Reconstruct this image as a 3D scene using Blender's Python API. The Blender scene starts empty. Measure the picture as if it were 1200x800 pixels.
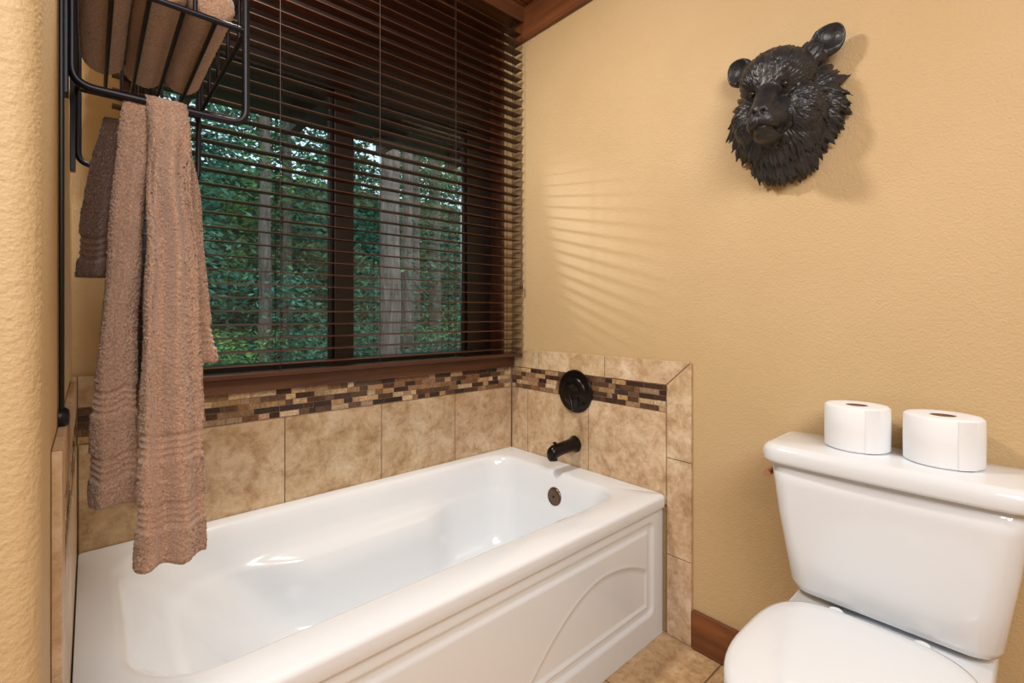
import bpy, bmesh, math, random, bisect
from mathutils import Vector, noise, Matrix
random.seed(7)
D=bpy.data; C=bpy.context
scene=C.scene
H=1.102; CX=-1.496; CY=-1.681
WL=-1.53   # left wall plane

# ------------------------------------------------------------ helpers
def link(o):
    scene.collection.objects.link(o); return o
def empty(name,loc=(0,0,0)):
    e=D.objects.new(name,None); e.location=loc; e.empty_display_size=.05
    return link(e)
def meshobj(name,verts,faces,mat=None,parent=None,smooth=False,recalc=True):
    me=D.meshes.new(name); me.from_pydata([tuple(v) for v in verts],[],faces)
    if recalc:
        bm=bmesh.new(); bm.from_mesh(me); bmesh.ops.recalc_face_normals(bm,faces=bm.faces); bm.to_mesh(me); bm.free()
    if smooth:
        for p in me.polygons: p.use_smooth=True
    o=D.objects.new(name,me); link(o)
    if mat: me.materials.append(mat)
    if parent: o.parent=parent
    return o
def boxes(name,bl,mat,parent=None,bevel=0):
    vs=[];fs=[]
    for (x0,x1,y0,y1,z0,z1) in bl:
        b=len(vs)
        for x in(x0,x1):
            for y in(y0,y1):
                for z in(z0,z1): vs.append((x,y,z))
        fs+=[[b+i for i in f] for f in((0,1,3,2),(4,6,7,5),(0,4,5,1),(2,3,7,6),(0,2,6,4),(1,5,7,3))]
    o=meshobj(name,vs,fs,mat,parent)
    if bevel:
        m=o.modifiers.new('b','BEVEL'); m.width=bevel; m.segments=2; m.limit_method='ANGLE'
    return o
def loft(name,rings,mat,parent=None,cap0=True,cap1=True,smooth=True,sharp=None):
    n=len(rings[0]); vs=[];fs=[]
    for r in rings: vs+=r
    for k in range(len(rings)-1):
        for i in range(n):
            j=(i+1)%n
            fs.append([k*n+i,k*n+j,(k+1)*n+j,(k+1)*n+i])
    if cap0: fs.append(list(range(n))[::-1])
    if cap1: fs.append([(len(rings)-1)*n+i for i in range(n)])
    o=meshobj(name,vs,fs,mat,parent,smooth)
    if sharp:
        try: o.data.set_sharp_from_angle(angle=math.radians(sharp))
        except Exception: pass
    return o
def rr(x0,x1,y0,y1,r,z,nc=10,ns=14):
    """rounded rect ring, equal vertex count; r scalar or 4 list (x1y1,x0y1,x0y0,x1y0)"""
    if not isinstance(r,(list,tuple)): r=[r]*4
    cs=[(x1-r[0],y1-r[0],0,r[0]),(x0+r[1],y1-r[1],90,r[1]),(x0+r[2],y0+r[2],180,r[2]),(x1-r[3],y0+r[3],270,r[3])]
    pts=[]
    for k,(cx,cy,a,rad) in enumerate(cs):
        arc=[]
        for i in range(nc+1):
            t=math.radians(a+90*i/nc); arc.append((cx+rad*math.cos(t),cy+rad*math.sin(t)))
        pts+=arc
        nx=cs[(k+1)%4]; t=math.radians(nx[2]); e=(nx[0]+nx[3]*math.cos(t),nx[1]+nx[3]*math.sin(t))
        s=arc[-1]
        for i in range(1,ns): pts.append((s[0]+(e[0]-s[0])*i/ns,s[1]+(e[1]-s[1])*i/ns))
    return [(p[0],p[1],z) for p in pts]
def fillet(pts,r,closed=False,n=6):
    P=[Vector(p) for p in pts]; out=[]
    N=len(P)
    for i in range(N):
        if not closed and i in(0,N-1): out.append(P[i]); continue
        a=P[i-1];b=P[i];c=P[(i+1)%N]
        d1=(a-b);d2=(c-b); rr_=min(r,d1.length*.49,d2.length*.49)
        s=b+d1.normalized()*rr_; e=b+d2.normalized()*rr_
        for k in range(n+1):
            t=k/n; out.append(s*(1-t)**2+b*2*t*(1-t)+e*t*t)
    return out
def tube(name,pts,rad,mat,parent=None,closed=False,fr=0,res=4,flat=None):
    if fr: pts=fillet(pts,fr,closed)
    cu=D.curves.new(name,'CURVE'); cu.dimensions='3D'; cu.bevel_depth=rad; cu.bevel_resolution=res; cu.use_fill_caps=True
    s=cu.splines.new('POLY'); s.points.add(len(pts)-1)
    for i,p in enumerate(pts): s.points[i].co=(p[0],p[1],p[2],1)
    s.use_cyclic_u=closed; s.use_smooth=True
    cu.materials.append(mat)
    o=D.objects.new(name,cu); link(o)
    if parent:o.parent=parent
    return o
def revolve(name,prof,origin,axis,mat,parent=None,n=48,sharp=40):
    ax=Vector(axis).normalized(); t=Vector((0,0,1)) if abs(ax.z)<.9 else Vector((1,0,0))
    u=ax.cross(t).normalized(); v=ax.cross(u); o0=Vector(origin)
    rings=[]
    for r,h in prof:
        rings.append([tuple(o0+ax*h+(u*math.cos(2*math.pi*i/n)+v*math.sin(2*math.pi*i/n))*max(r,1e-4)) for i in range(n)])
    return loft(name,rings,mat,parent,sharp=sharp)

# ------------------------------------------------------------ materials
def srgb(*c): 
    return tuple(((x/255)/12.92 if x/255<.04045 else ((x/255+.055)/1.055)**2.4) for x in c)+(1,)
class M:
    def __init__(s,name):
        s.m=D.materials.new(name); s.m.use_nodes=True; s.nt=s.m.node_tree; s.N=s.nt.nodes; s.L=s.nt.links
        s.b=s.N['Principled BSDF']; s.tc=None
    def n(s,t,**k):
        x=s.N.new(t)
        for a,b in k.items(): 
            if a.startswith('i_'): x.inputs[a[2:].replace('_',' ')].default_value=b
            else: setattr(x,a,b)
        return x
    def coord(s,scale=(1,1,1)):
        if not s.tc: s.tc=s.n('ShaderNodeTexCoord')
        mp=s.n('ShaderNodeMapping'); mp.inputs['Scale'].default_value=scale
        s.L.new(s.tc.outputs['Object'],mp.inputs['Vector']); return mp.outputs[0]
    def noise(s,scale,detail=4,rough=.6,sc=(1,1,1),dist=0):
        x=s.n('ShaderNodeTexNoise'); x.inputs['Scale'].default_value=scale; x.inputs['Detail'].default_value=detail
        x.inputs['Roughness'].default_value=rough; x.inputs['Distortion'].default_value=dist
        s.L.new(s.coord(sc),x.inputs['Vector']); return x.outputs['Fac']
    def ramp(s,fac,stops):
        r=s.n('ShaderNodeValToRGB'); e=r.color_ramp.elements
        while len(e)<len(stops): e.new(.5)
        for i,(p,c) in enumerate(stops): e[i].position=p; e[i].color=c
        s.L.new(fac,r.inputs[0]); return r.outputs[0]
    def mix(s,a,b,f,mode='MIX'):
        x=s.n('ShaderNodeMix',data_type='RGBA',blend_type=mode)
        for so,i in((f,0),(a,6),(b,7)):
            if hasattr(so,'links'): s.L.new(so,x.inputs[i])
            else: x.inputs[i].default_value=so
        return x.outputs[2]
    def bump(s,h,strength=.3,dist=.002,prev=None):
        b=s.n('ShaderNodeBump'); b.inputs['Strength'].default_value=strength; b.inputs['Distance'].default_value=dist
        s.L.new(h,b.inputs['Height'])
        if prev: s.L.new(prev,b.inputs['Normal'])
        s.L.new(b.outputs[0],s.b.inputs['Normal']); return b.outputs[0]
    def col(s,c):
        if hasattr(c,'links'): s.L.new(c,s.b.inputs['Base Color'])
        else: s.b.inputs['Base Color'].default_value=c
    def set(s,**k):
        for a,b in k.items(): s.b.inputs[a.replace('_',' ')].default_value=b
        return s
    def attr(s,name):
        a=s.n('ShaderNodeAttribute'); a.attribute_name=name; return a.outputs['Color']

def wall_mat():
    m=M('wall_paint'); f=m.noise(1.3,3,.6)
    m.col(m.ramp(f,[(.3,(.545,.385,.195,1)),(.7,(.605,.440,.240,1))]))
    b=m.bump(m.noise(170,3,.55),.55,.0035); m.set(Roughness=.6); m.bump(m.noise(55,2,.5),.32,.0035,b)
    return m.m
WALL=wall_mat()
def wood_mat(name,dark,light,axis,rough=.4,sc=1):
    m=M(name); s=[22*sc]*3; s[axis]=1.3*sc
    f=m.noise(1,8,.65,tuple(s),.8); k=m.noise(3,3,.5,(1,1,1))
    c=m.ramp(f,[(.3,dark),(.7,light)]); m.col(m.mix(c,m.ramp(k,[(.35,(.55,.5,.5,1)),(.65,(1,1,1,1))]),.6,'MULTIPLY'))
    m.set(Roughness=rough); m.bump(f,.15,.001); return m.m
WOODX=wood_mat('stained_wood_x',(.05,.018,.009,1),(.19,.072,.030,1),0)
WOODY=wood_mat('stained_wood_y',(.10,.030,.012,1),(.33,.12,.04,1),1)
WOODZ=wood_mat('stained_wood_z',(.06,.022,.012,1),(.20,.075,.032,1),2)
DARKWOOD=wood_mat('dark_frame_wood',(.010,.006,.005,1),(.030,.016,.012,1),0)
SLAT=wood_mat('blind_slat_wood',(.042,.015,.008,1),(.11,.040,.019,1),0,.33)
def tile_mat(name='travertine_tile'):
    m=M(name); f=m.noise(13,10,.68,dist=.5); g=m.noise(38,8,.75,dist=.4); k=m.noise(4,4,.5)
    c=m.ramp(f,[(.30,srgb(184,154,120)),(.43,srgb(212,187,153)),(.55,srgb(230,211,182)),(.72,srgb(243,231,210))])
    c=m.mix(c,m.ramp(g,[(.36,srgb(164,136,112)),(.48,srgb(233,217,198)),(.65,(1,1,1,1))]),.5,'MULTIPLY')
    c=m.mix(c,m.ramp(k,[(.35,srgb(228,215,198)),(.65,(1,1,1,1))]),.6,'MULTIPLY')
    m.col(m.mix(c,m.attr('tone'),1,'MULTIPLY'))
    m.set(Roughness=.38); m.bump(g,.15,.002); return m.m
TILE=tile_mat()
def grout_mat():
    m=M('grout'); m.col(m.ramp(m.noise(80),[(.3,srgb(120,100,80)),(.7,srgb(150,130,105))])); m.set(Roughness=.9); return m.m
GROUT=grout_mat()
def mosaic_mat():
    m=M('mosaic_glass_stone'); f=m.noise(60,6,.7,dist=1.5)
    m.col(m.mix(m.attr('tone'),m.ramp(f,[(.35,(.5,.45,.4,1)),(.55,(1,1,1,1)),(.62,(1.3,1.25,1.2,1))]),.8,'MULTIPLY')); m.set(Roughness=.2); return m.m
MOSAIC=mosaic_mat()
def simple(name,c,rough,metal=0,**k):
    m=M(name); m.col(c); m.set(Roughness=rough,Metallic=metal,**k); return m.m
def acrylic(name,c,r):
    m=M(name); m.col(m.ramp(m.noise(2,2),[(.3,c),(.7,tuple(x*1.01 for x in c[:3])+(1,))])); m.set(Roughness=r); m.b.inputs['Coat Weight'].default_value=.5; m.b.inputs['Coat Roughness'].default_value=.05; return m.m
TUBM=acrylic('tub_acrylic',(.80,.84,.88,1),.18)
PORC=acrylic('toilet_porcelain',(.77,.815,.86,1),.10)
BRONZE=simple('oil_rubbed_bronze',(.018,.013,.011,1),.28,.7)
BRONZE2=simple('brushed_bronze',(.16,.10,.075,1),.3,.9)
BLACKM=simple('black_powder_coat',(.012,.012,.018,1),.38,.5)
COPPER=simple('copper_lever',(.60,.36,.27,1),.15,1)
def paper_mat():
    m=M('toilet_tissue'); m.col((.83,.86,.89,1)); m.set(Roughness=.95); m.bump(m.noise(180,2),.25,.001); return m.m
PAPER=paper_mat()
CARD=simple('cardboard_core',(.25,.13,.07,1),.9)
def towel_mat(name,a,b):
    m=M(name); f=m.noise(330,3,.7); g=m.noise(25,4,.6)
    c=m.ramp(f,[(.3,a),(.7,b)]); m.col(m.mix(c,m.ramp(g,[(.3,(.88,.88,.88,1)),(.7,(1,1,1,1))]),1,'MULTIPLY'))
    m.set(Roughness=1); m.b.inputs['Sheen Weight'].default_value=.5; m.b.inputs['Specular IOR Level'].default_value=.1
    m.bump(f,.8,.003); return m.m
TOWEL=towel_mat('terry_towel',srgb(150,114,94),srgb(220,182,154))
TOWEL_SHADE=towel_mat('terry_towel_shaded',srgb(74,52,42),srgb(126,94,76))  # darker towel copy: shade behind the hanging folds put into the colour

# ------------------------------------------------------------ room shell
RB=-3.0; RL=-2.8; CEIL=2.50
OX0,OX1,OZ0,OZ1=-1.43,-.05,.905,2.42
boxes('wall_right',[(0,.12,RB,.15,0,CEIL)],WALL)
boxes('wall_back',[(RL,OX0,0,.15,0,CEIL),(OX1,0,0,.15,0,CEIL),(OX0,OX1,0,.15,0,OZ0),(OX0,OX1,0,.15,OZ1,CEIL)],WALL)
boxes('wall_front',[(RL-.12,.12,RB-.12,RB,0,CEIL)],WALL)
boxes('wall_far_left',[(RL-.12,RL,RB,.15,0,CEIL)],WALL)
r0=rr(WL-.13,WL,-1.06,-.0,[.001,.001,.022,.022],0,nc=8,ns=6)
loft('wall_left',[r0,[(p[0],p[1],CEIL) for p in r0]],WALL,sharp=50)
def floor_mat():
    m=M('floor_tile'); br=m.n('ShaderNodeTexBrick',offset=0.0); m.L.new(m.coord(),br.inputs['Vector'])
    br.inputs['Scale'].default_value=1; br.inputs['Brick Width'].default_value=.335; br.inputs['Row Height'].default_value=.335; br.inputs['Mortar Size'].default_value=.003
    br.inputs['Color1'].default_value=(1,1,1,1);br.inputs['Color2'].default_value=(.88,.86,.84,1);br.inputs['Mortar'].default_value=(.35,.3,.25,1)
    f=m.noise(13,10,.68,dist=.5); g=m.noise(38,8,.75)
    c=m.ramp(f,[(.3,srgb(185,150,112)),(.5,srgb(222,193,152)),(.72,srgb(240,221,190))])
    c=m.mix(c,m.ramp(g,[(.36,srgb(150,118,90)),(.48,srgb(228,208,182)),(.65,(1,1,1,1))]),.5,'MULTIPLY')
    m.col(m.mix(c,br.outputs['Color'],1,'MULTIPLY')); m.set(Roughness=.35); return m.m
boxes('floor',[(RL-.12,.12,RB-.12,.15,-.1,0)],floor_mat())
def plank_mat():
    m=M('ceiling_planks'); f=m.noise(1,8,.65,(22,1.3,22),.8)
    c=m.ramp(f,[(.3,(.13,.04,.014,1)),(.7,(.38,.15,.055,1))])
    br=m.n('ShaderNodeTexBrick',offset=.5); mp=m.coord((1,1,1)); 
    br.inputs['Scale'].default_value=1; br.inputs['Brick Width'].default_value=4; br.inputs['Row Height'].default_value=.13; br.inputs['Mortar Size'].default_value=.003
    br.inputs['Color1'].default_value=(1,1,1,1);br.inputs['Color2'].default_value=(.7,.65,.6,1);br.inputs['Mortar'].default_value=(.05,.03,.02,1)
    m.L.new(mp,br.inputs['Vector']); m.col(m.mix(c,br.outputs['Color'],1,'MULTIPLY')); m.set(Roughness=.4); return m.m
boxes('ceiling',[(RL-.12,.12,RB-.12,.15,CEIL,CEIL+.1)],plank_mat())
boxes('trim_1',[(-.022,-.0005,-2.99,-.0,2.35,2.497)],WOODY,bevel=.004)
boxes('baseboard_right',[(-.016,-.0005,-2.99,-.908,0.001,.128)],WOODY,bevel=.004)

# ------------------------------------------------------------ tile work
def mk(plane):
    if plane=='back': return lambda s,z,d:(-s,-d,z)
    if plane=='right': return lambda s,z,d:(-d,-s,z)
    return lambda s,z,d:(WL+d,-s,z)
class Tiles:
    def __init__(s): s.v=[];s.f=[];s.c=[]
    def poly(s,mp,pts,d0,d1,col,inset=.0015):
        n=len(pts); cx=sum(p[0] for p in pts)/n; cz=sum(p[1] for p in pts)/n
        top=[]
        for p in pts:
            dx=cx-p[0];dz=cz-p[1]
            top.append((p[0]+math.copysign(min(inset,abs(dx)),dx),p[1]+math.copysign(min(inset,abs(dz)),dz)))
        b=len(s.v)
        s.v+=[mp(p[0],p[1],d0) for p in pts]+[mp(p[0],p[1],d1-inset*.6) for p in pts]+[mp(p[0],p[1],d1) for p in top]
        for a in(0,n):
            for i in range(n):
                j=(i+1)%n; s.f.append([b+a+i,b+a+j,b+a+n+j,b+a+n+i]); s.c.append(col)
        s.f.append([b+2*n+i for i in range(n)]); s.c.append(col)
    def rect(s,mp,s0,s1,z0,z1,d0,d1,col,inset=.0015): s.poly(mp,[(s0,z0),(s1,z0),(s1,z1),(s0,z1)],d0,d1,col,inset)
    def build(s,name,mat,parent):
        o=meshobj(name,s.v,s.f,mat,parent); at=o.data.color_attributes.new('tone','FLOAT_COLOR','CORNER')
        for p,c in zip(o.data.polygons,s.c):
            for li in p.loop_indices: at.data[li].color=c
        return o
G=.0018
def tone(): 
    t=random.uniform(.86,1.0); return (t,t*random.uniform(.96,1.01),t*random.uniform(.92,1.0),1)
PAL=[srgb(205,175,135),srgb(180,145,105),srgb(70,48,38),srgb(92,66,50),srgb(135,98,68),srgb(215,190,155),srgb(105,80,64),srgb(62,48,44),srgb(150,118,88),srgb(165,140,115)]
def mosaic(T,mp,s0,s1,d0=.007):
    z=.7635
    for r in range(5):
        h=.0172; s=s0-random.uniform(0,.03)
        while s<s1:
            L=random.choice([.022,.03,.045,.06,.075]); a=max(s,s0); b=min(s+L,s1)
            if b-a>.004:
                c=random.choice(PAL); k=random.uniform(.75,1.1)
                T.rect(mp,a,b,z,z+h,.002,d0+random.uniform(0,.002),tuple(x*k for x in c[:3])+(1,),.0008)
            s+=L+.0014
        z+=h+.0014
ts=empty('tile_surround')
def panel(plane,nm,full):
    mp=mk(plane); T=Tiles(); Mo=Tiles(); Gr=Tiles()
    if plane=='back':
        js=[.011,.332,.669,1.013,1.35,1.519]
        for a,b in zip(js,js[1:]): T.rect(mp,a+G,b-G,.445,.7605,.001,.010,tone())
        T.rect(mp,1.452,1.519,.857+G,.94,.001,.010,tone())
        mosaic(Mo,mp,.011,1.519)
        Gr.rect(mp,.0005,1.5295,.44,.856,.0003,.0065,(1,1,1,1)); Gr.rect(mp,1.45,1.5295,.856,.938,.0003,.0065,(1,1,1,1))
    else:
        js=[.012,.12,.47,.813]
        for a,b in zip(js,js[1:]): T.rect(mp,a+G,b-G,.445,.7605,.001,.010,tone())
        mosaic(Mo,mp,.012,.812)
        js=[.012,.19,.55]
        for a,b in zip(js,js[1:]): T.rect(mp,a+G,b-G,.857+G,.94,.001,.010,tone())
        T.poly(mp,[(.55+G,.857+G),(.811,.857+G),(.898,.94),(.55+G,.94)],.001,.010,tone())
        T.poly(mp,[(.815,.609),(.903,.609),(.903,.94),(.815,.857)],.001,.010,tone())
        T.rect(mp,.815,.903,.278,.606,.001,.010,tone()); T.rect(mp,.815,.903,.002,.275,.001,.010,tone())
        Gr.rect(mp,.0105,.902,.44,.938,.0003,.0065,(1,1,1,1)); Gr.rect(mp,.813,.902,.001,.44,.0003,.0065,(1,1,1,1))
    T.build(nm+'_tiles',TILE,ts); Mo.build(nm+'_mosaic',MOSAIC,ts); Gr.build(nm+'_grout',GROUT,ts)
panel('back','back',1); panel('right','right',1); panel('left','left',1)

# ------------------------------------------------------------ window
win=empty('window_1')
boxes('sill',[(-1.449,-.012,-.034,.07,.858,.9045)],WOODX,win,.004)
t=.016
boxes('jambs',[(OX0,OX0+t,-.004,.14,OZ0,OZ1),(OX1-t,OX1,-.004,.14,OZ0,OZ1)],WOODZ,win)
boxes('head_liner',[(OX0,OX1,-.004,.14,OZ1-t,OZ1)],WOODX,win)
boxes('frame',[(-1.414,-1.36,.08,.13,.906,2.40),(-.20,-.066,.08,.13,.906,2.40),(-1.36,-.20,.08,.13,1.94,2.40),(-1.36,-.20,.08,.13,.906,.935),(-.813,-.747,.08,.13,.935,1.94)],DARKWOOD,win,.003)
boxes('sash',[(-1.36,-1.345,.095,.115,.935,1.94),(-.828,-.813,.095,.115,.935,1.94),(-.747,-.732,.095,.115,.935,1.94),(-.215,-.2,.095,.115,.935,1.94)],DARKWOOD,win,.002)
gm=M('window_glass'); gm.N.remove(gm.b)
tr=gm.n('ShaderNodeBsdfTransparent'); gl=gm.n('ShaderNodeBsdfGlossy'); gl.inputs['Roughness'].default_value=.02
fr=gm.n('ShaderNodeFresnel'); fr.inputs[0].default_value=1.4; mx=gm.n('ShaderNodeMixShader')
gm.L.new(fr.outputs[0],mx.inputs[0]); gm.L.new(tr.outputs[0],mx.inputs[1]); gm.L.new(gl.outputs[0],mx.inputs[2])
gm.L.new(mx.outputs[0],gm.N['Material Output'].inputs[0])
boxes('glass',[(-1.345,-.828,.103,.106,.94,1.935),(-.732,-.215,.103,.106,.94,1.935)],gm.m,win)

# blinds
bl=empty('window_blind')
vs=[];fs=[]
sx0,sx1=-1.452,-.014; yb=-.066; sw=.046
zs=[]; z=.948
while z<2.42: zs.append(z); z+=.041
nseg=5; tilt=math.radians(3)
for z in zs:
    b=len(vs)
    for side in(0,1):
        for x in(sx0,sx1):
            for k in range(nseg+1):
                u=(k/nseg-.5); yy=u*sw; zz=.0018*(1-4*u*u)-(.0020 if side else 0)
                vs.append((x,yb+yy*math.cos(tilt)-0,z+zz+yy*math.sin(tilt)))
    n=nseg+1
    for k in range(nseg):
        fs.append([b+k,b+k+1,b+n+k+1,b+n+k]); fs.append([b+2*n+k,b+3*n+k,b+3*n+k+1,b+2*n+k+1])
        fs.append([b+k,b+2*n+k,b+2*n+k+1,b+k+1]); fs.append([b+n+k,b+n+k+1,b+3*n+k+1,b+3*n+k])
    fs.append([b,b+n,b+3*n,b+2*n]); fs.append([b+nseg,b+2*n+nseg,b+3*n+nseg,b+n+nseg])
meshobj('slats',vs,fs,SLAT,bl)
boxes('bottom_rail',[(sx0,sx1,yb-.025,yb+.025,.909,.925)],SLAT,bl,.003)
boxes('valance',[(sx0-.01,-.004,-.112,-.100,2.425,2.495),(sx0-.01,-.004,-.100,-.012,2.44,2.485)],WOODX,bl,.003)
CORD=simple('blind_cord',(.03,.015,.01,1),.8)
for i,x in enumerate([-1.40,-1.05,-.715,-.385,-.065]):
    for j,y in enumerate((yb-.0255,yb+.0255)):
        tube(f'ladder_{i}_{j}',[(x,y,.92),(x,y,2.45)],.0011,CORD,bl,res=1)
    tube(f'lift_{i}',[(x+.012,yb,.92),(x+.012,yb,2.45)],.0009,CORD,bl,res=1)
tube('pull_cord',[(-.03,yb-.034,1.25),(-.03,yb-.034,2.45)],.0012,CORD,bl,res=1)
revolve('tassel',[(0.001,.035),(.004,.03),(.008,.0),(.006,-.004)],(-.03,yb-.034,1.22),(0,0,1),SLAT,bl,16)

# ------------------------------------------------------------ outside
forest=empty('forest')
gd=M('forest_ground_mat'); gd.col(gd.ramp(gd.noise(2,6),[(.3,(.02,.03,.015,1)),(.7,(.06,.08,.04,1))])); gd.set(Roughness=1)
boxes('ground_outside',[(-12,22,.6,26,-1.3,-1.2)],gd.m,forest)
lm=M('foliage'); lm.col(lm.attr('tone')); lm.set(Roughness=.7)
def ss(a,b,x):
    t=max(0,min(1,(x-a)/(b-a))); return t*t*(3-2*t)
def foliage(name,N,xr,yr,zr,size,thr,seed,cols):
    random.seed(seed); vs=[];fs=[];cs=[]
    k=0
    while k<N:
        y=random.uniform(*yr); x=random.uniform(xr[0],xr[1])*(.5+.5*y/yr[1]); z=random.uniform(*zr)
        nz=noise.noise(Vector((x*.9,y*.9,z*1.1+seed)))+.5*noise.noise(Vector((x*3,y*3,z*3)))
        if nz<thr: continue
        k+=1; s=size*random.uniform(.5,1.3)*(y/7)
        a=random.uniform(0,6.28); dn=Vector((math.cos(a),math.sin(a)*.6,random.uniform(-.8,.1))).normalized()
        w=dn.cross(Vector((random.uniform(-1,1),random.uniform(-1,1),random.uniform(.2,1)))).normalized()
        p=Vector((x,y,z)); b=len(vs)
        vs+= [p-w*s*.08,p+dn*s*.5-w*s*.2,p+dn*s,p+dn*s*.5+w*s*.2]; fs.append([b,b+1,b+2,b+3])
        c=random.choice(cols); q=random.uniform(.6,1.3)*(1+nz*1.5)
        warm=ss(.0,.35,noise.noise(Vector((x*.5,z*.6,seed+7)))); c=(c[0]+.06*warm,c[1]+.04*warm,c[2]*(1-.5*warm))
        cs.append((c[0]*q,c[1]*q,c[2]*q,1))
    o=meshobj(name,vs,fs,lm.m,forest,recalc=False); at=o.data.color_attributes.new('tone','FLOAT_COLOR','CORNER')
    for p,c in zip(o.data.polygons,cs):
        for li in p.loop_indices: at.data[li].color=c
    return o
GR=[(.05,.15,.10),(.065,.19,.12),(.03,.12,.095),(.09,.20,.10)]
foliage('canopy',150000,(-6,13),(5.5,12),(-1.2,8.5),.12,.03,3,GR)
foliage('undergrowth',45000,(-4,9),(4.0,7),(-1.2,.9),.09,-.05,9,GR)
boxes('hillside',[(-12,24,13.5,14,-1.2,5.2)],simple('hillside',(.04,.095,.075,1),1),forest)
bk=M('bark'); f=bk.noise(1,8,.7,(14,14,2),1); bk.col(bk.ramp(f,[(.3,(.07,.05,.042,1)),(.7,(.38,.28,.23,1))])); bk.set(Roughness=.95); bk.bump(f,1,.04)
for i,(x,y,r) in enumerate([(2.05,5.2,.19),(2.75,5.9,.13),(.6,6.6,.11),(4.4,7.6,.17),(1.4,8.2,.12),(3.5,6.9,.11),(-.9,6.6,.09)]):
    rings=[]
    for k in range(30):
        z=-1.25+k*.33; rad=r*(1-.5*k/30)*(1.25 if k==0 else 1)
        rings.append([(x+.01*math.sin(k)+rad*math.cos(a*math.pi/10)*(1+.08*noise.noise(Vector((a,k*.5,i)))),y+rad*math.sin(a*math.pi/10),z) for a in range(20)])
    loft(f'trunk_{i}',rings,bk.m,forest)
eave=empty('porch_eave')
boxes('soffit',[(-3.0,1.2,.151,1.9,2.50,2.54)],DARKWOOD,eave)
boxes('rafters',[(x,x+.06,.151,1.85,2.38,2.499) for x in(-2.4,-1.75,-1.1,-.45,.2,.85)],DARKWOOD,eave)
LX,LY,LZ=-1.72,1.48,1.90
tube('added_spot_stem',[(LX,LY,LZ+.05),(LX,LY,2.38)],.008,BLACKM,eave)  # hanger for the added spot lamp, no real fixture here

# ------------------------------------------------------------ bathtub
tub=empty('bathtub')
X0,X1,Y0,Y1=-1.518,-.012,-.803,-.012; ZT=.480
def ringt(x0,x1,y0,y1,r,z,bulge=0,nc=14,ns=40):
    R=rr(x0,x1,y0,y1,r,z,nc,ns); out=[]
    cy=(y0+y1)/2
    for p in R:
        if bulge:
            sx=(p[0]-x0)/(x1-x0); w=max(0,min(1,(sx-.12)/.18))*max(0,min(1,(.78-sx)/.14)); w=w*w*(3-2*w)
            hy=(y1-y0)/2; side=min(1,abs(p[1]-cy)/hy)**6
            out.append((p[0],p[1]-math.copysign(bulge*w*side,p[1]-cy),p[2]))
        else: out.append(p)
    return out
rg=[ringt(X0,X1,Y0+.006,Y1,.012,.435),
    ringt(X0,X1,Y0-.008,Y1,.012,.437),ringt(X0,X1,Y0-.010,Y1,.012,.441),
    ringt(X0,X1,Y0-.010,Y1,.012,ZT-.012),
    ringt(X0,X1,Y0-.007,Y1,.012,ZT-.004),
    ringt(X0+.001,X1-.001,Y0,Y1-.001,.012,ZT),
    ringt(X0+.055,X1-.095,Y0+.088,Y1-.045,[.10,.15,.15,.10],ZT+.001),
    ringt(X0+.065,X1-.104,Y0+.098,Y1-.053,[.10,.15,.15,.10],ZT-.002),
    ringt(X0+.078,X1-.112,Y0+.108,Y1-.060,[.10,.15,.15,.10],ZT-.012),
    ringt(X0+.095,X1-.118,Y0+.116,Y1-.066,[.10,.15,.15,.10],ZT-.035),
    ringt(X0+.125,X1-.123,Y0+.124,Y1-.073,[.10,.16,.16,.10],ZT-.075,.004),
    ringt(X0+.150,X1-.127,Y0+.128,Y1-.077,[.10,.16,.16,.10],ZT-.110,.010),
    ringt(X0+.163,X1-.129,Y0+.131,Y1-.080,[.10,.16,.16,.10],ZT-.125,.030),
    ringt(X0+.175,X1-.131,Y0+.134,Y1-.083,[.10,.16,.16,.10],ZT-.133,.052),
    ringt(X0+.190,X1-.134,Y0+.138,Y1-.086,[.10,.16,.16,.10],ZT-.145,.060),
    ringt(X0+.250,X1-.145,Y0+.146,Y1-.094,[.10,.16,.16,.10],ZT-.22,.055),
    ringt(X0+.310,X1-.158,Y0+.158,Y1-.106,[.10,.16,.16,.10],ZT-.30,.045),
    ringt(X0+.345,X1-.172,Y0+.175,Y1-.122,[.10,.15,.15,.10],ZT-.345,.035),
    ringt(X0+.385,X1-.195,Y0+.200,Y1-.147,[.09,.13,.13,.09],ZT-.368,.02),
    ringt(X0+.44,X1-.24,Y0+.24,Y1-.19,[.07,.09,.09,.07],ZT-.376)]
loft('basin',rg,TUBM,tub,cap0=False,cap1=True,smooth=True,sharp=60)
vs=[];fs=[];NX=420;NZ=130;yA=Y0+.002
def sd_rr(x,z,cx,cz,hx,hz,r):
    qx=abs(x-cx)-hx+r; qz=abs(z-cz)-hz+r
    return math.hypot(max(qx,0),max(qz,0))+min(max(qx,qz),0)-r
for j in range(NZ+1):
    for i in range(NX+1):
        x=X0+.002+(X1-X0-.004)*i/NX; z=.001+(.437-.001)*j/NZ
        sd=sd_rr(x,z,-.765,.245,.695,.155,.025)
        d=.010*ss(0.004,-.010,sd) - .007*ss(-.022,-.034,sd)
        xm=-.765+abs(x+.765)
        t=(xm+.765)/.70
        za=.02+.285*math.sin(min(1,(t)/.62)*math.pi/2) if t<.62 else .305-.085*((t-.62)/.38)**2
        t2=t+.01; zb=.02+.285*math.sin(min(1,(t2)/.62)*math.pi/2) if t2<.62 else .305-.085*((t2-.62)/.38)**2
        sl=(zb-za)/.007; dist=(z-za)/math.sqrt(1+sl*sl)
        inp=ss(-.03,-.045,sd)
        d+=(.008*ss(-.009,.003,-dist)-.0)*inp*.9
        d-=.004*math.exp(-(dist/.008)**2)*inp
        vs.append((x,yA+d,z))
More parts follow.
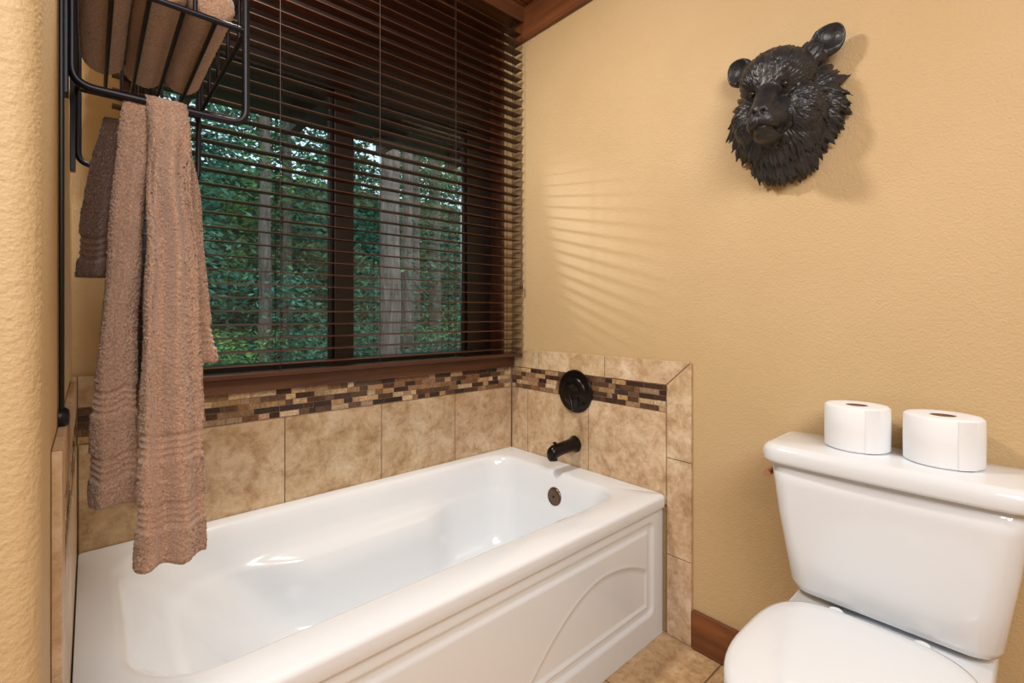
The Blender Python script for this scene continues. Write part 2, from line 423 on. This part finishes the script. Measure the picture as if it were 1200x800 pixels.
for j in range(NZ):
    for i in range(NX):
        a=j*(NX+1)+i; fs.append([a,a+1,a+NX+2,a+NX+1])
meshobj('apron',vs,fs,TUBM,tub,smooth=True,recalc=False)
revolve('overflow_plate',[(.0,.010),(.022,.010),(.026,.009),(.028,.010),(.033,.008),(.036,.003),(.036,-.004)],(X1-.121,-.405,.388),(-1,0,.07),BRONZE2,tub)
revolve('overflow_screw',[(.0,.0125),(.004,.012),(.005,.010)],(X1-.121,-.405,.388),(-1,0,.07),BRONZE,tub,16)
revolve('drain',[(.0,.004),(.03,.004),(.034,.001),(.034,-.002)],(-.36,-.405,.106),(0,0,1),BRONZE,tub)

# ------------------------------------------------------------ faucet
ft=empty('tub_faucet')
fw=-.405; fz=.787
revolve('escutcheon',[(.086,-.0105),(.088,-.014),(.084,-.020),(.060,-.024),(.055,-.030),(.034,-.034),(.030,-.040),(.026,-.062),(.0,-.064)],(0,fw,fz),(1,0,0),BRONZE,ft)
lv=fillet([(-.055,fw,fz),(-.062,fw-.02,fz-.03),(-.066,fw-.03,fz-.065)],.02)
tube('lever',lv,.008,BRONZE,ft)
rings=[]
for k,(o,dz,ry,rz) in enumerate([(.0105,0,.030,.030),(.016,0,.034,.034),(.022,0,.030,.030),(.04,0,.025,.026),(.08,-.002,.024,.025),(.12,-.005,.024,.026),(.145,-.010,.023,.028),(.160,-.016,.020,.026),(.165,-.020,.010,.018)]):
    rings.append([(-o,fw+ry*math.cos(a*math.pi/16),.572+dz+rz*math.sin(a*math.pi/16)) for a in range(32)])
loft('spout',rings,BRONZE,ft,sharp=60)
revolve('diverter_knob',[(.005,0),(.005,.006),(.008,.008),(.008,.013),(.0,.014)],(-.135,fw,.588),(0,0,1),BRONZE,ft,20)
revolve('spout_outlet',[(.017,0),(.017,-.022),(.0,-.022)],(-.143,fw,.554),(0,0,1),BRONZE,ft,24)

# ------------------------------------------------------------ toilet
to=empty('toilet'); TC=-1.44
def tring(xb,xf,hw,r,z,bow=0):
    R=rr(xf,xb,TC-hw,TC+hw,[r*.5,r,r,r*.5],z,8,16); out=[]
    for p in R:
        w=max(0,(xb-p[0])/(xb-xf)); out.append((p[0]-bow*w*(1-((p[1]-TC)/hw)**2),p[1],p[2]))
    return out
loft('tank',[tring(-.05,-.15,.15,.04,.414),tring(-.035,-.177,.170,.05,.416),tring(-.025,-.192,.184,.05,.424),tring(-.022,-.198,.190,.05,.44),
   tring(-.02,-.202,.201,.045,.52),tring(-.018,-.207,.213,.042,.60),tring(-.018,-.210,.222,.04,.68),tring(-.018,-.212,.229,.04,.737)],PORC,to)
for_l=[(0.006,.730),(.0,.733),(-.003,.739),(-.003,.758),(0,.767),(.006,.773),(.016,.776)]
loft('tank_lid',[tring(-.010-i,-.222+i,.243-i,.045,z,.006) for i,z in for_l],PORC,to)
def egg(cx,hl,hw,z,sc=0,nb=3.6,nf=2.15,N=72):
    out=[]
    for i in range(N):
        a=2*math.pi*i/N; c=math.cos(a); s=math.sin(a)
        n=nb if c>0 else nf
        x=cx+(hl-sc)*math.copysign(abs(c)**(2/n),c); y=TC+(hw-sc)*math.copysign(abs(s)**(2/n),s)
        out.append((x,y,z))
    return out
cxs=-.475; hl=.235; hw=.187
loft('seat',[egg(cxs,hl,hw,.404,.012),egg(cxs,hl,hw,.407,.003),egg(cxs,hl,hw,.412),egg(cxs,hl,hw,.420,.001),egg(cxs,hl,hw,.423,.008)],PORC,to,sharp=60)
loft('lid',[egg(cxs,hl,hw,.4245,.008),egg(cxs,hl,hw,.427,.001),egg(cxs,hl,hw,.433),egg(cxs,hl,hw,.438,.003),egg(cxs,hl,hw,.442,.012),egg(cxs,hl,hw,.444,.035),egg(cxs,hl,hw,.446,.09),egg(cxs,hl,hw,.447,.16)],PORC,to)
def bw(cx,hl,hw,z,nb=3,nf=2.1): return egg(cx,hl,hw,z,0,nb,nf)
loft('bowl',[bw(-.36,.27,.115,.001,4,3),bw(-.36,.265,.112,.02,4,3),bw(-.355,.25,.10,.06,4,3),bw(-.355,.235,.092,.14,3.5,2.6),bw(-.38,.24,.105,.20,3,2.4),bw(-.41,.26,.14,.27),bw(-.435,.265,.17,.33),bw(-.45,.257,.181,.375),bw(-.45,.258,.183,.395),bw(-.45,.250,.176,.403)],PORC,to,sharp=60)
dk=[(.14,.145,.001),(.14,.13,.05),(.14,.125,.2),(.155,.155,.31),(.17,.172,.345),(.178,.178,.36),(.178,.178,.398),(.172,.172,.406)]
loft('deck',[rr(-.30,-.025,TC-w,TC+w,.04,z,8,10) for _,w,z in dk],PORC,to)
boxes('tank_gasket',[(-.15,-.06,TC-.08,TC+.08,.405,.416)],PORC,to)
for i,s in enumerate((-1,1)):
    revolve(f'hinge_{i}',[(.016,0),(.018,.004),(.018,.018),(.013,.023),(.0,.024)],(-.228,TC+s*.075,.406),(0,0,1),PORC,to,24)
    revolve(f'bolt_cap_{i}',[(.016,0),(.014,.012),(.006,.018),(0,.019)],(-.30,TC+s*.118,.012),(0,0,1),PORC,to,20)
revolve('lever_base',[(.018,0),(.020,.004),(.016,.010),(.010,.014),(.010,.024),(0,.025)],(-.125,TC+.222,.685),(0,1,0),COPPER,to,24)
tube('lever_arm',fillet([(-.125,TC+.244,.685),(-.145,TC+.247,.684),(-.160,TC+.247,.682)],.01),.010,COPPER,to)

def roll(x,y,R,h):
    e=empty('toilet_paper_roll',(x,y,.7765))
    revolve('tissue',[(.024,.004),(.024,0),(R-.004,0),(R,.003),(R+.0005,h*.5),(R,h-.004),(R-.004,h),(R*.7,h+.0005),(.0235,h),(.022,h-.004),(.022,.004)],(0,0,0),(0,0,1),PAPER,e,72,50)
    revolve('core',[(.0218,.002),(.0218,h-.001),(.0205,h-.001),(.0205,.004),(0,.004)],(0,0,0),(0,0,1),CARD,e,40)
    vs=[];N=10
    for k in range(N+1):
        a=3.6+k*.05; vs+=[((R+.0012)*math.cos(a),(R+.0012)*math.sin(a),.002),((R+.0012)*math.cos(a),(R+.0012)*math.sin(a),h-.002)]
    meshobj('loose_sheet',vs,[[2*k,2*k+2,2*k+3,2*k+1] for k in range(N)],PAPER,e,True)
roll(-.092,-1.375,.066,.104); roll(-.092,-1.532,.068,.104)

# ------------------------------------------------------------ towel rack
rk=empty('towel_rack')
yn=CY+1.0; yf=CY+1.52; xo=WL+.254; x_w=WL+.014
ZB=H+.356; ZS=H+.532; R=.0052
for nm,y in(('near',yn),('far',yf)):
    tube('end_frame_'+nm,[(x_w,y,ZS+.26),(x_w,y,ZB),(xo,y,ZB),(xo,y,ZS+.26)],R+.0014,BLACKM,rk,fr=.028)
    tube('shelf_cross_'+nm,[(x_w,y,ZS),(xo,y,ZS)],R,BLACKM,rk)
    tube('upper_cross_'+nm,[(x_w,y,ZS+.25),(xo,y,ZS+.25)],R,BLACKM,rk)
for i,(x,z) in enumerate([(x_w,ZS),(xo,ZS),(xo,ZS+.09),(xo,ZS+.25),(x_w,ZS+.25)]):
    tube(f'rail_{i}',[(x,yn,z),(x,yf,z)],R*.9,BLACKM,rk)
for i in range(4):
    x=x_w+(xo-x_w)*(i+1)/5
    tube(f'shelf_wire_{i}',[(x,yn,ZS),(x,yf,ZS)],.0038,BLACKM,rk)
for i in range(5):
    y=yn+(yf-yn)*(i+.5)/5
    tube(f'side_spindle_{i}',[(xo,y,ZS),(xo,y,ZS+.25)],.0038,BLACKM,rk)
for nm,y in(('near',yn),('far',yf)):
    for k in range(2):
        x=x_w+(xo-x_w)*(k+1)/3
        tube(f'spindle_{nm}_{k}',[(x,y,ZS),(x,y,ZS+.25)],.0038,BLACKM,rk)
boxes('back_plates',[(WL+.0005,WL+.010,y-.014,y+.014,ZB-.02,ZS+.27) for y in(yn,yf)],BLACKM,rk,.001)
gb=empty('grab_bar')
ybar=CY+.95
boxes('strip',[(WL+.001,WL+.007,ybar-.007,ybar+.007,H-.165,H+.85)],BLACKM,gb,.002)
revolve('bracket',[(.015,0),(.015,.006),(.011,.011),(.0,.012)],(WL+.001,ybar,H-.15),(1,0,0),BLACKM,gb,24)

# towels
def interp(keys,z):
    ks=sorted(keys,key=lambda k:-k[0])
    if z>=ks[0][0]: return ks[0][1:]
    for a,b in zip(ks,ks[1:]):
        if a[0]>=z>=b[0]:
            t=(a[0]-z)/(a[0]-b[0]); t=t*t*(3-2*t)*.5+t*.5
            return [p+(q-p)*t for p,q in zip(a[1:],b[1:])]
    return ks[-1][1:]
def hang(name,keys,mat,seed,bands=(),fold=.008,freq=1.6,parent=None):
    zt=max(k[0] for k in keys); zb_=min(k[0] for k in keys); rows=int((zt-zb_)/.0018); N=170; rings=[]
    for r in range(rows+1):
        z=zt-(zt-zb_)*r/rows; x0,x1,yc,th=interp(keys,z); xc=(x0+x1)/2; hw_=(x1-x0)/2
        fb=zt-z; ft_=z-zb_
        ring=[]
        for i in range(N):
            a=2*math.pi*i/N; c=math.cos(a); s=math.sin(a)
            u=math.copysign(abs(c)**.9,c); v=math.copysign(abs(s)**.75,s)
            e=1; eb=1
            if fb<.018: e=math.sqrt(max(.0,1-((.018-fb)/.018)**2))*.98+.02
            if ft_<.012: e=math.sqrt(max(0,1-((.012-ft_)/.012)**2))*.5+.5; eb=.93+.07*e
            sag=.010*noise.noise(Vector((u*1.5,seed,2)))
            bd=0; inb=0
            for b in bands:
                dz=z+sag-b
                if 0<dz<.045: inb=1; bd-=.0040*min(1,dz/.004,(.045-dz)/.004)
                for k in(.012,.0225,.033): bd+=.0030*max(0,1-abs(dz-k)/.003)
            T=(th*(1+.28*noise.noise(Vector((u*2.5,z*5,seed))))+bd)*e
            x=xc+hw_*u*eb+bd*.6*u
            y=yc+T*v+fold*min(1,fb/.12)*math.sin(freq*math.pi*u+seed+z*2.2)+.004*noise.noise(Vector((u*2,z*9,seed+3)))
            x+=.006*noise.noise(Vector((z*7,seed,v)))
            k=.25 if inb else 1
            j=(.0018*noise.noise(Vector((u*60,v*40+z*450,seed)))+.0015*random.uniform(-1,1))*k
            ring.append((CX+x+j*c,y+j*math.copysign(1,s),H+z))
        rings.append(ring)
    return loft(name,rings,mat,parent)
tw=empty('hanging_towel')
Y=yn
hang('back_fold',[(.362,.042,.090,Y+.012,.014),(.30,.038,.080,Y+.026,.020),(.0,.014,.058,Y+.044,.025),(-.2,.002,.062,Y+.046,.026),(-.320,.000,.062,Y+.044,.025)],TOWEL,1.3,(-.275,-.165),.007,1.3,tw)
hang('front_fold',[(.366,.070,.124,Y-.002,.017),(.30,.074,.128,Y-.016,.025),(.0,.067,.140,Y-.032,.032),(-.22,.058,.146,Y-.038,.034),(-.405,.053,.152,Y-.040,.031)],TOWEL,4.1,(-.345,-.235),.013,1.9,tw)
hang('side_fold',[(.345,.102,.128,Y+.022,.013),(.2,.114,.150,Y+.030,.017),(.0,.120,.165,Y+.034,.020),(-.09,.126,.176,Y+.034,.020)],TOWEL,2.2,(-.06,),.006,1.1,tw)
hang('washcloth',[(.335,.020,.066,Y+.062,.012),(.25,.004,.060,Y+.070,.015),(.13,-.012,.046,Y+.078,.018),(.062,-.018,.038,Y+.080,.017)],TOWEL_SHADE,3.3,(.09,),.006,1.2,tw)
st=empty('folded_towel_stack')
def slab(name,x0,x1,y0,y1,z0,z1,seed):
    h=(z1-z0)/2; rings=[]; K=16
    for k in range(K+1):
        a=-math.pi/2+math.pi*k/K; z=(z0+z1)/2+h*math.sin(a); ins=h*.9*(1-math.cos(a))
        R_=rr(x0+ins,x1-ins,y0+ins,y1-ins,.025,z,8,60)
        rings.append([(p[0]+.006*noise.noise(Vector((p[1]*20,z*20,seed))),p[1]+.006*noise.noise(Vector((p[0]*20,z*20,seed))),z+.006*noise.noise(Vector((p[0]*12,p[1]*12,seed)))+.001*random.uniform(-1,1)) for p in R_])
    loft(name,rings,TOWEL,st)
def roll_towel(name,xc,zc,rad,y0,y1,seed):
    rings=[];N=90;K=110
    for k in range(K+1):
        y=y0+(y1-y0)*k/K; e=min(1,(k+.6)/5,(K-k+.6)/5); e=math.sqrt(1-(1-e)**2)
        ring=[]
        for i in range(N):
            a=2*math.pi*i/N; r_=rad*(.72+.28*e)*(1+.05*noise.noise(Vector((math.cos(a)*2,math.sin(a)*2,y*9+seed))))+.0012*random.uniform(-1,1)
            if abs(a-2.2)<.06: r_-=.003
            ring.append((xc+r_*math.cos(a),y,zc+r_*math.sin(a)*.93))
        rings.append(ring)
    loft(name,rings,TOWEL,st)
z=ZS+.006
for i in range(3):
    roll_towel(f'rolled_towel_{i}',x_w+.042+i*.074,z+.037,.0365,yn+.015,yf-.10+.02*(i%2),i*4.3)
z+=.078
for i,h in enumerate((.07,.075)):
    slab(f'towel_{i}',x_w+.010,xo-.014-.006*(i%2),yn+.012,yf-.09-.02*(i%2),z,z+h,i*3.1); z+=h-.002

# ------------------------------------------------------------ bear
def bear():
    YB=-1.19
    base=bmesh.new()
    def ell(bm,a,o,z,ra,ro,rz,rot=None,sub=3):
        m=Matrix.Translation((-o,YB-a,z))
        if rot: m=m@rot
        m=m@Matrix.Diagonal((ro,ra,rz,1))
        bmesh.ops.create_icosphere(bm,subdivisions=sub,radius=1,matrix=m)
    def remesh(me,vox,it,fac=.5):
        ob=D.objects.new('tmp',me); link(ob)
        md=ob.modifiers.new('r','REMESH'); md.mode='VOXEL'; md.voxel_size=vox
        sm=ob.modifiers.new('s','SMOOTH'); sm.factor=fac; sm.iterations=it
        dg=C.evaluated_depsgraph_get(); dg.update(); m2=D.meshes.new_from_object(ob.evaluated_get(dg))
        D.objects.remove(ob); return m2
    ell(base,0,.035,1.665,.130,.050,.130); ell(base,0,.035,1.575,.085,.042,.075); ell(base,0,.060,1.640,.105,.058,.110)
    ell(base,0,.080,1.745,.090,.085,.080); ell(base,0,.108,1.722,.068,.056,.048)
    for s in(-1,1):
        ell(base,s*.062,.080,1.650,.044,.052,.065)
        ell(base,s*.036,.136,1.737,.028,.022,.013,Matrix.Rotation(s*.35,4,'X'))
        ell(base,s*.073,.055,1.790,.032,.032,.034)
    # short, broad bear muzzle: bridge, cheeks of the muzzle, lower jaw
    for k in range(9):
        t=k/8; ell(base,0,.126+.068*t,1.708-.080*t,.032-.006*t,.034-.011*t,.030-.008*t)
    for k in range(9):
        t=k/8; ell(base,0,.100+.082*t,1.644-.040*t,.062-.024*t,.046-.014*t,.054-.026*t)
    for s in(-1,1): ell(base,s*.019,.176,1.600,.022,.028,.021)
    ell(base,0,.138,1.577,.036,.044,.019)
    me=D.meshes.new('tmp'); base.to_mesh(me); base.free()
    b0=remesh(me,.004,8)
    fin=bmesh.new(); fin.from_mesh(b0)
    ell(fin,0,.2010,1.630,.024,.014,.014); ell(fin,0,.2000,1.617,.015,.012,.013)
    for s in(-1,1): ell(fin,s*.014,.200,1.625,.012,.012,.012)
    for s in(-1,1):
        r=bmesh.ops.create_icosphere(fin,subdivisions=4,radius=1)
        Rm=Matrix.Translation((-.050,YB-s*.084,1.786))@Matrix.Rotation(s*math.radians(40),4,'X')@Matrix.Rotation(s*math.radians(12),4,'Z')
        for v in r['verts']:
            c=v.co.copy(); h=(c.z+1)/2
            w=.038*(1.0+.12*math.sin(h*math.pi))*(1-.12*h)
            q=max(0,1-(c.y**2*1.3+((h-.60)/.38)**2))
            th=.020*(1-.50*h)
            x=(c.x*th+.022*q) if c.x<0 else (c.x*th*.8+.008*q)
            v.co=Rm@Vector((x,c.y*w,h*.088))
    fme=D.meshes.new('fin'); fin.to_mesh(fme); fin.free()
    V=[v.co.copy() for v in fme.vertices]; F=[tuple(p.vertices) for p in fme.polygons]
    tb=bmesh.new(); bmesh.ops.create_icosphere(tb,subdivisions=2,radius=1); TV=[v.co.copy() for v in tb.verts]; tb.verts.index_update(); TF=[tuple(v.index for v in f.verts) for f in tb.faces]; tb.free()
    random.seed(4)
    def lock(p,z,out,L,w,tk):
        y=(out-z*out.dot(z)).normalized(); x=y.cross(z)
        m=Matrix.Translation(p)@Matrix((x,y,z)).transposed().to_4x4(); cv=random.uniform(-.6,.6); b=len(V)
        for c in TV:
            f=1 if c.z<0 else max(0,1-c.z)**.6
            V.append(m@Vector((c.x*w*f+cv*max(0,c.z)**2*w*1.5,c.y*tk*f+tk*.25+max(0,c.z)**2*tk*.4,(c.z+.6)*L*.62)))
        for f in TF: F.append(tuple(b+i for i in f))
    nose=Vector((-.18,YB,1.650))
    polys=b0.polygons; areas=[]; tot=0
    for p in polys: tot+=p.area; areas.append(tot)
    n_=0; tries=0; grid={}
    while n_<1500 and tries<36000:
        tries+=1
        p=polys[min(len(polys)-1,bisect.bisect(areas,random.random()*tot))]; c=p.center.copy(); n=p.normal.copy()
        o=-c.x; a=-(c.y-YB); z=c.z
        if (o<.004 and n.x>-.3) or n.x>.3: continue
        if o>.118 and abs(a)<.052 and z<1.708: continue
        if min(math.hypot(a-.041,z-1.703),math.hypot(a+.041,z-1.703))<.016 and o>.08: continue
        if abs(a)<.012 and o>.135: continue
        if z>1.70 and o>.05: L,w,tk=.026,.0042,.0034
        elif o>.095: L,w,tk=.030,.0050,.0044
        elif o>.06: L,w,tk=.044,.0066,.0064
        else: L,w,tk=.054,.0085,.0085
        key=(round(c.x/.03),round(c.y/.03),round(c.z/.03)); near=False
        for i in(-1,0,1):
            for j in(-1,0,1):
                for k in(-1,0,1):
                    for q in grid.get((key[0]+i,key[1]+j,key[2]+k),()):
                        if (c-q).length<w*.95: near=True
        if near: continue
        grid.setdefault(key,[]).append(c); n_+=1
        fl=(c-nose).normalized(); down=.9 if z<1.70 else 0
        d=fl+Vector((0,0,-down))+Vector((0,random.uniform(-.3,.3),random.uniform(-.2,.2)))
        d=d-n*d.dot(n)*.95
        if d.length<.05: continue
        if L>.04: d=d.normalized()+Vector((0,-a,z-1.67)).normalized()*.22
        lock(c-n*tk*.3,d.normalized(),n,L*random.uniform(.8,1.25),w*random.uniform(.8,1.2),tk)
    me=D.meshes.new('tmp2'); me.from_pydata([tuple(v) for v in V],[],F)
    m2=remesh(me,.0017,2,.4)
    nrm=[v.normal.copy() for v in m2.vertices]
    for v,nn in zip(m2.vertices,nrm):
        p=v.co; a=-(p.y-YB); o=-p.x; z=p.z
        d=.0005*noise.noise(p*220)
        ear=(abs(a)>.090 and z>1.80); muzz=o>.13 and abs(a)<.05
        if not ear and not muzz:
            fl=p-nose; th=math.atan2(fl.y,fl.z)
            d+=.0015*(1-2*abs(noise.noise(Vector((th*22,fl.length*18,o*12)))))
        for s in(-1,1):
            if o>.1:
                q=((a-s*.041)**2+((z-1.704)*1.3)**2)/.011**2
                if q<3: d-=.006*math.exp(-q)
            if o>.190:
                q=((a-s*.0125)**2+(z-1.621)**2)/.0048**2
                if q<3: d-=.009*math.exp(-q)
        if abs(a)<.045 and o>.12: d-=.0070*math.exp(-((z-1.586+a*a*6)/.0032)**2)
        if abs(a)<.006 and o>.17 and 1.588<z<1.612: d-=.003*math.exp(-(a/.0025)**2)
        v.co=p+nn*d
        if v.co.x>-.0008: v.co.x=-.0008
    for p in m2.polygons:p.use_smooth=True
    bmt=M('cast_bronze_black'); f=bmt.noise(30,5); bmt.col(bmt.ramp(f,[(.3,(.020,.020,.022,1)),(.7,(.050,.049,.052,1))])); bmt.set(Roughness=.38,Metallic=.4); bmt.bump(bmt.noise(260,3),.25,.001)
    m2.materials.clear(); m2.materials.append(bmt.m); m2.name='bear_head'
    e=empty('bear_head_sculpture')
    o=D.objects.new('head',m2); link(o); o.parent=e
    EM=simple('glossy_eye',(.02,.014,.010,1),.08)
    for s in(-1,1):
        bm=bmesh.new(); bmesh.ops.create_icosphere(bm,subdivisions=3,radius=.0088,matrix=Matrix.Translation((-.1415,YB-s*.041,1.7025)))
        me=D.meshes.new('eye'); bm.to_mesh(me); bm.free(); me.materials.append(EM)
        for p in me.polygons:p.use_smooth=True
        q=D.objects.new('eye',me); link(q); q.parent=e
bear()

# ------------------------------------------------------------ lights
def area(name,loc,target,size,power,col,shape='DISK'):
    l=D.lights.new(name,'AREA'); l.shape=shape; l.size=size; l.energy=power; l.color=col
    o=D.objects.new(name,l); link(o); o.location=loc
    o.rotation_euler=(Vector(target)-Vector(loc)).to_track_quat('-Z','Y').to_euler(); return o
LW=simple('light_trim_white',(.8,.8,.8,1),.4)
cl=empty('recessed_ceiling_light')
revolve('trim_ring',[(.08,0),(.11,0),(.112,-.006),(.09,-.010),(.08,-.004)],(-1.15,-.42,CEIL),(0,0,1),LW,cl)
area('lamp_key',(-1.15,-.42,CEIL-.02),(-.9,-.55,0),.17,24,(1,.93,.84))
area('lamp_fill',(-1.5,-2.5,2.2),(-.6,-.6,.9),1.0,35,(1,.97,.95))  # added soft fill from behind the camera, stands for no fixture
area('lamp_room',(-2.1,-2.0,2.44),(-2.1,-2.0,0),.5,14,(1,.96,.93))
# added spot under the eave, its beam through the right-hand sash striping the wall
dirv=(Vector((-.27,.1,1.48))-Vector((LX,LY,LZ))).normalized()
revolve('added_spot_shade',[(.0,-.10),(.03,-.09),(.045,-.03),(.060,.03),(.057,.03),(.040,-.03),(.0,-.06)],(LX,LY,LZ),tuple(dirv),BLACKM,eave,32)
pl=D.lights.new('added_spot_lamp','SPOT'); pl.energy=170; pl.shadow_soft_size=.028; pl.color=(.96,.97,1); pl.spot_size=math.radians(22); pl.spot_blend=1
po=D.objects.new('added_spot_lamp',pl); link(po); po.location=Vector((LX,LY,LZ))+dirv*.035; po.rotation_euler=dirv.to_track_quat('-Z','Y').to_euler(); po.parent=eave
w=D.worlds.new('dusk_sky'); scene.world=w; w.use_nodes=True
bg=w.node_tree.nodes['Background']; bg.inputs[0].default_value=(.50,.68,.76,1); bg.inputs[1].default_value=1.7

# ------------------------------------------------------------ camera
cam=D.cameras.new('camera'); co=D.objects.new('camera',cam); link(co)
co.location=(CX,CY,H); co.rotation_euler=(math.pi/2,0,-math.radians(41.7))
cam.sensor_width=36; cam.lens=556/1200*36; cam.shift_y=-32/1200; cam.clip_start=.02
scene.camera=co
scene.view_settings.view_transform='Standard'
scene.view_settings.exposure=0
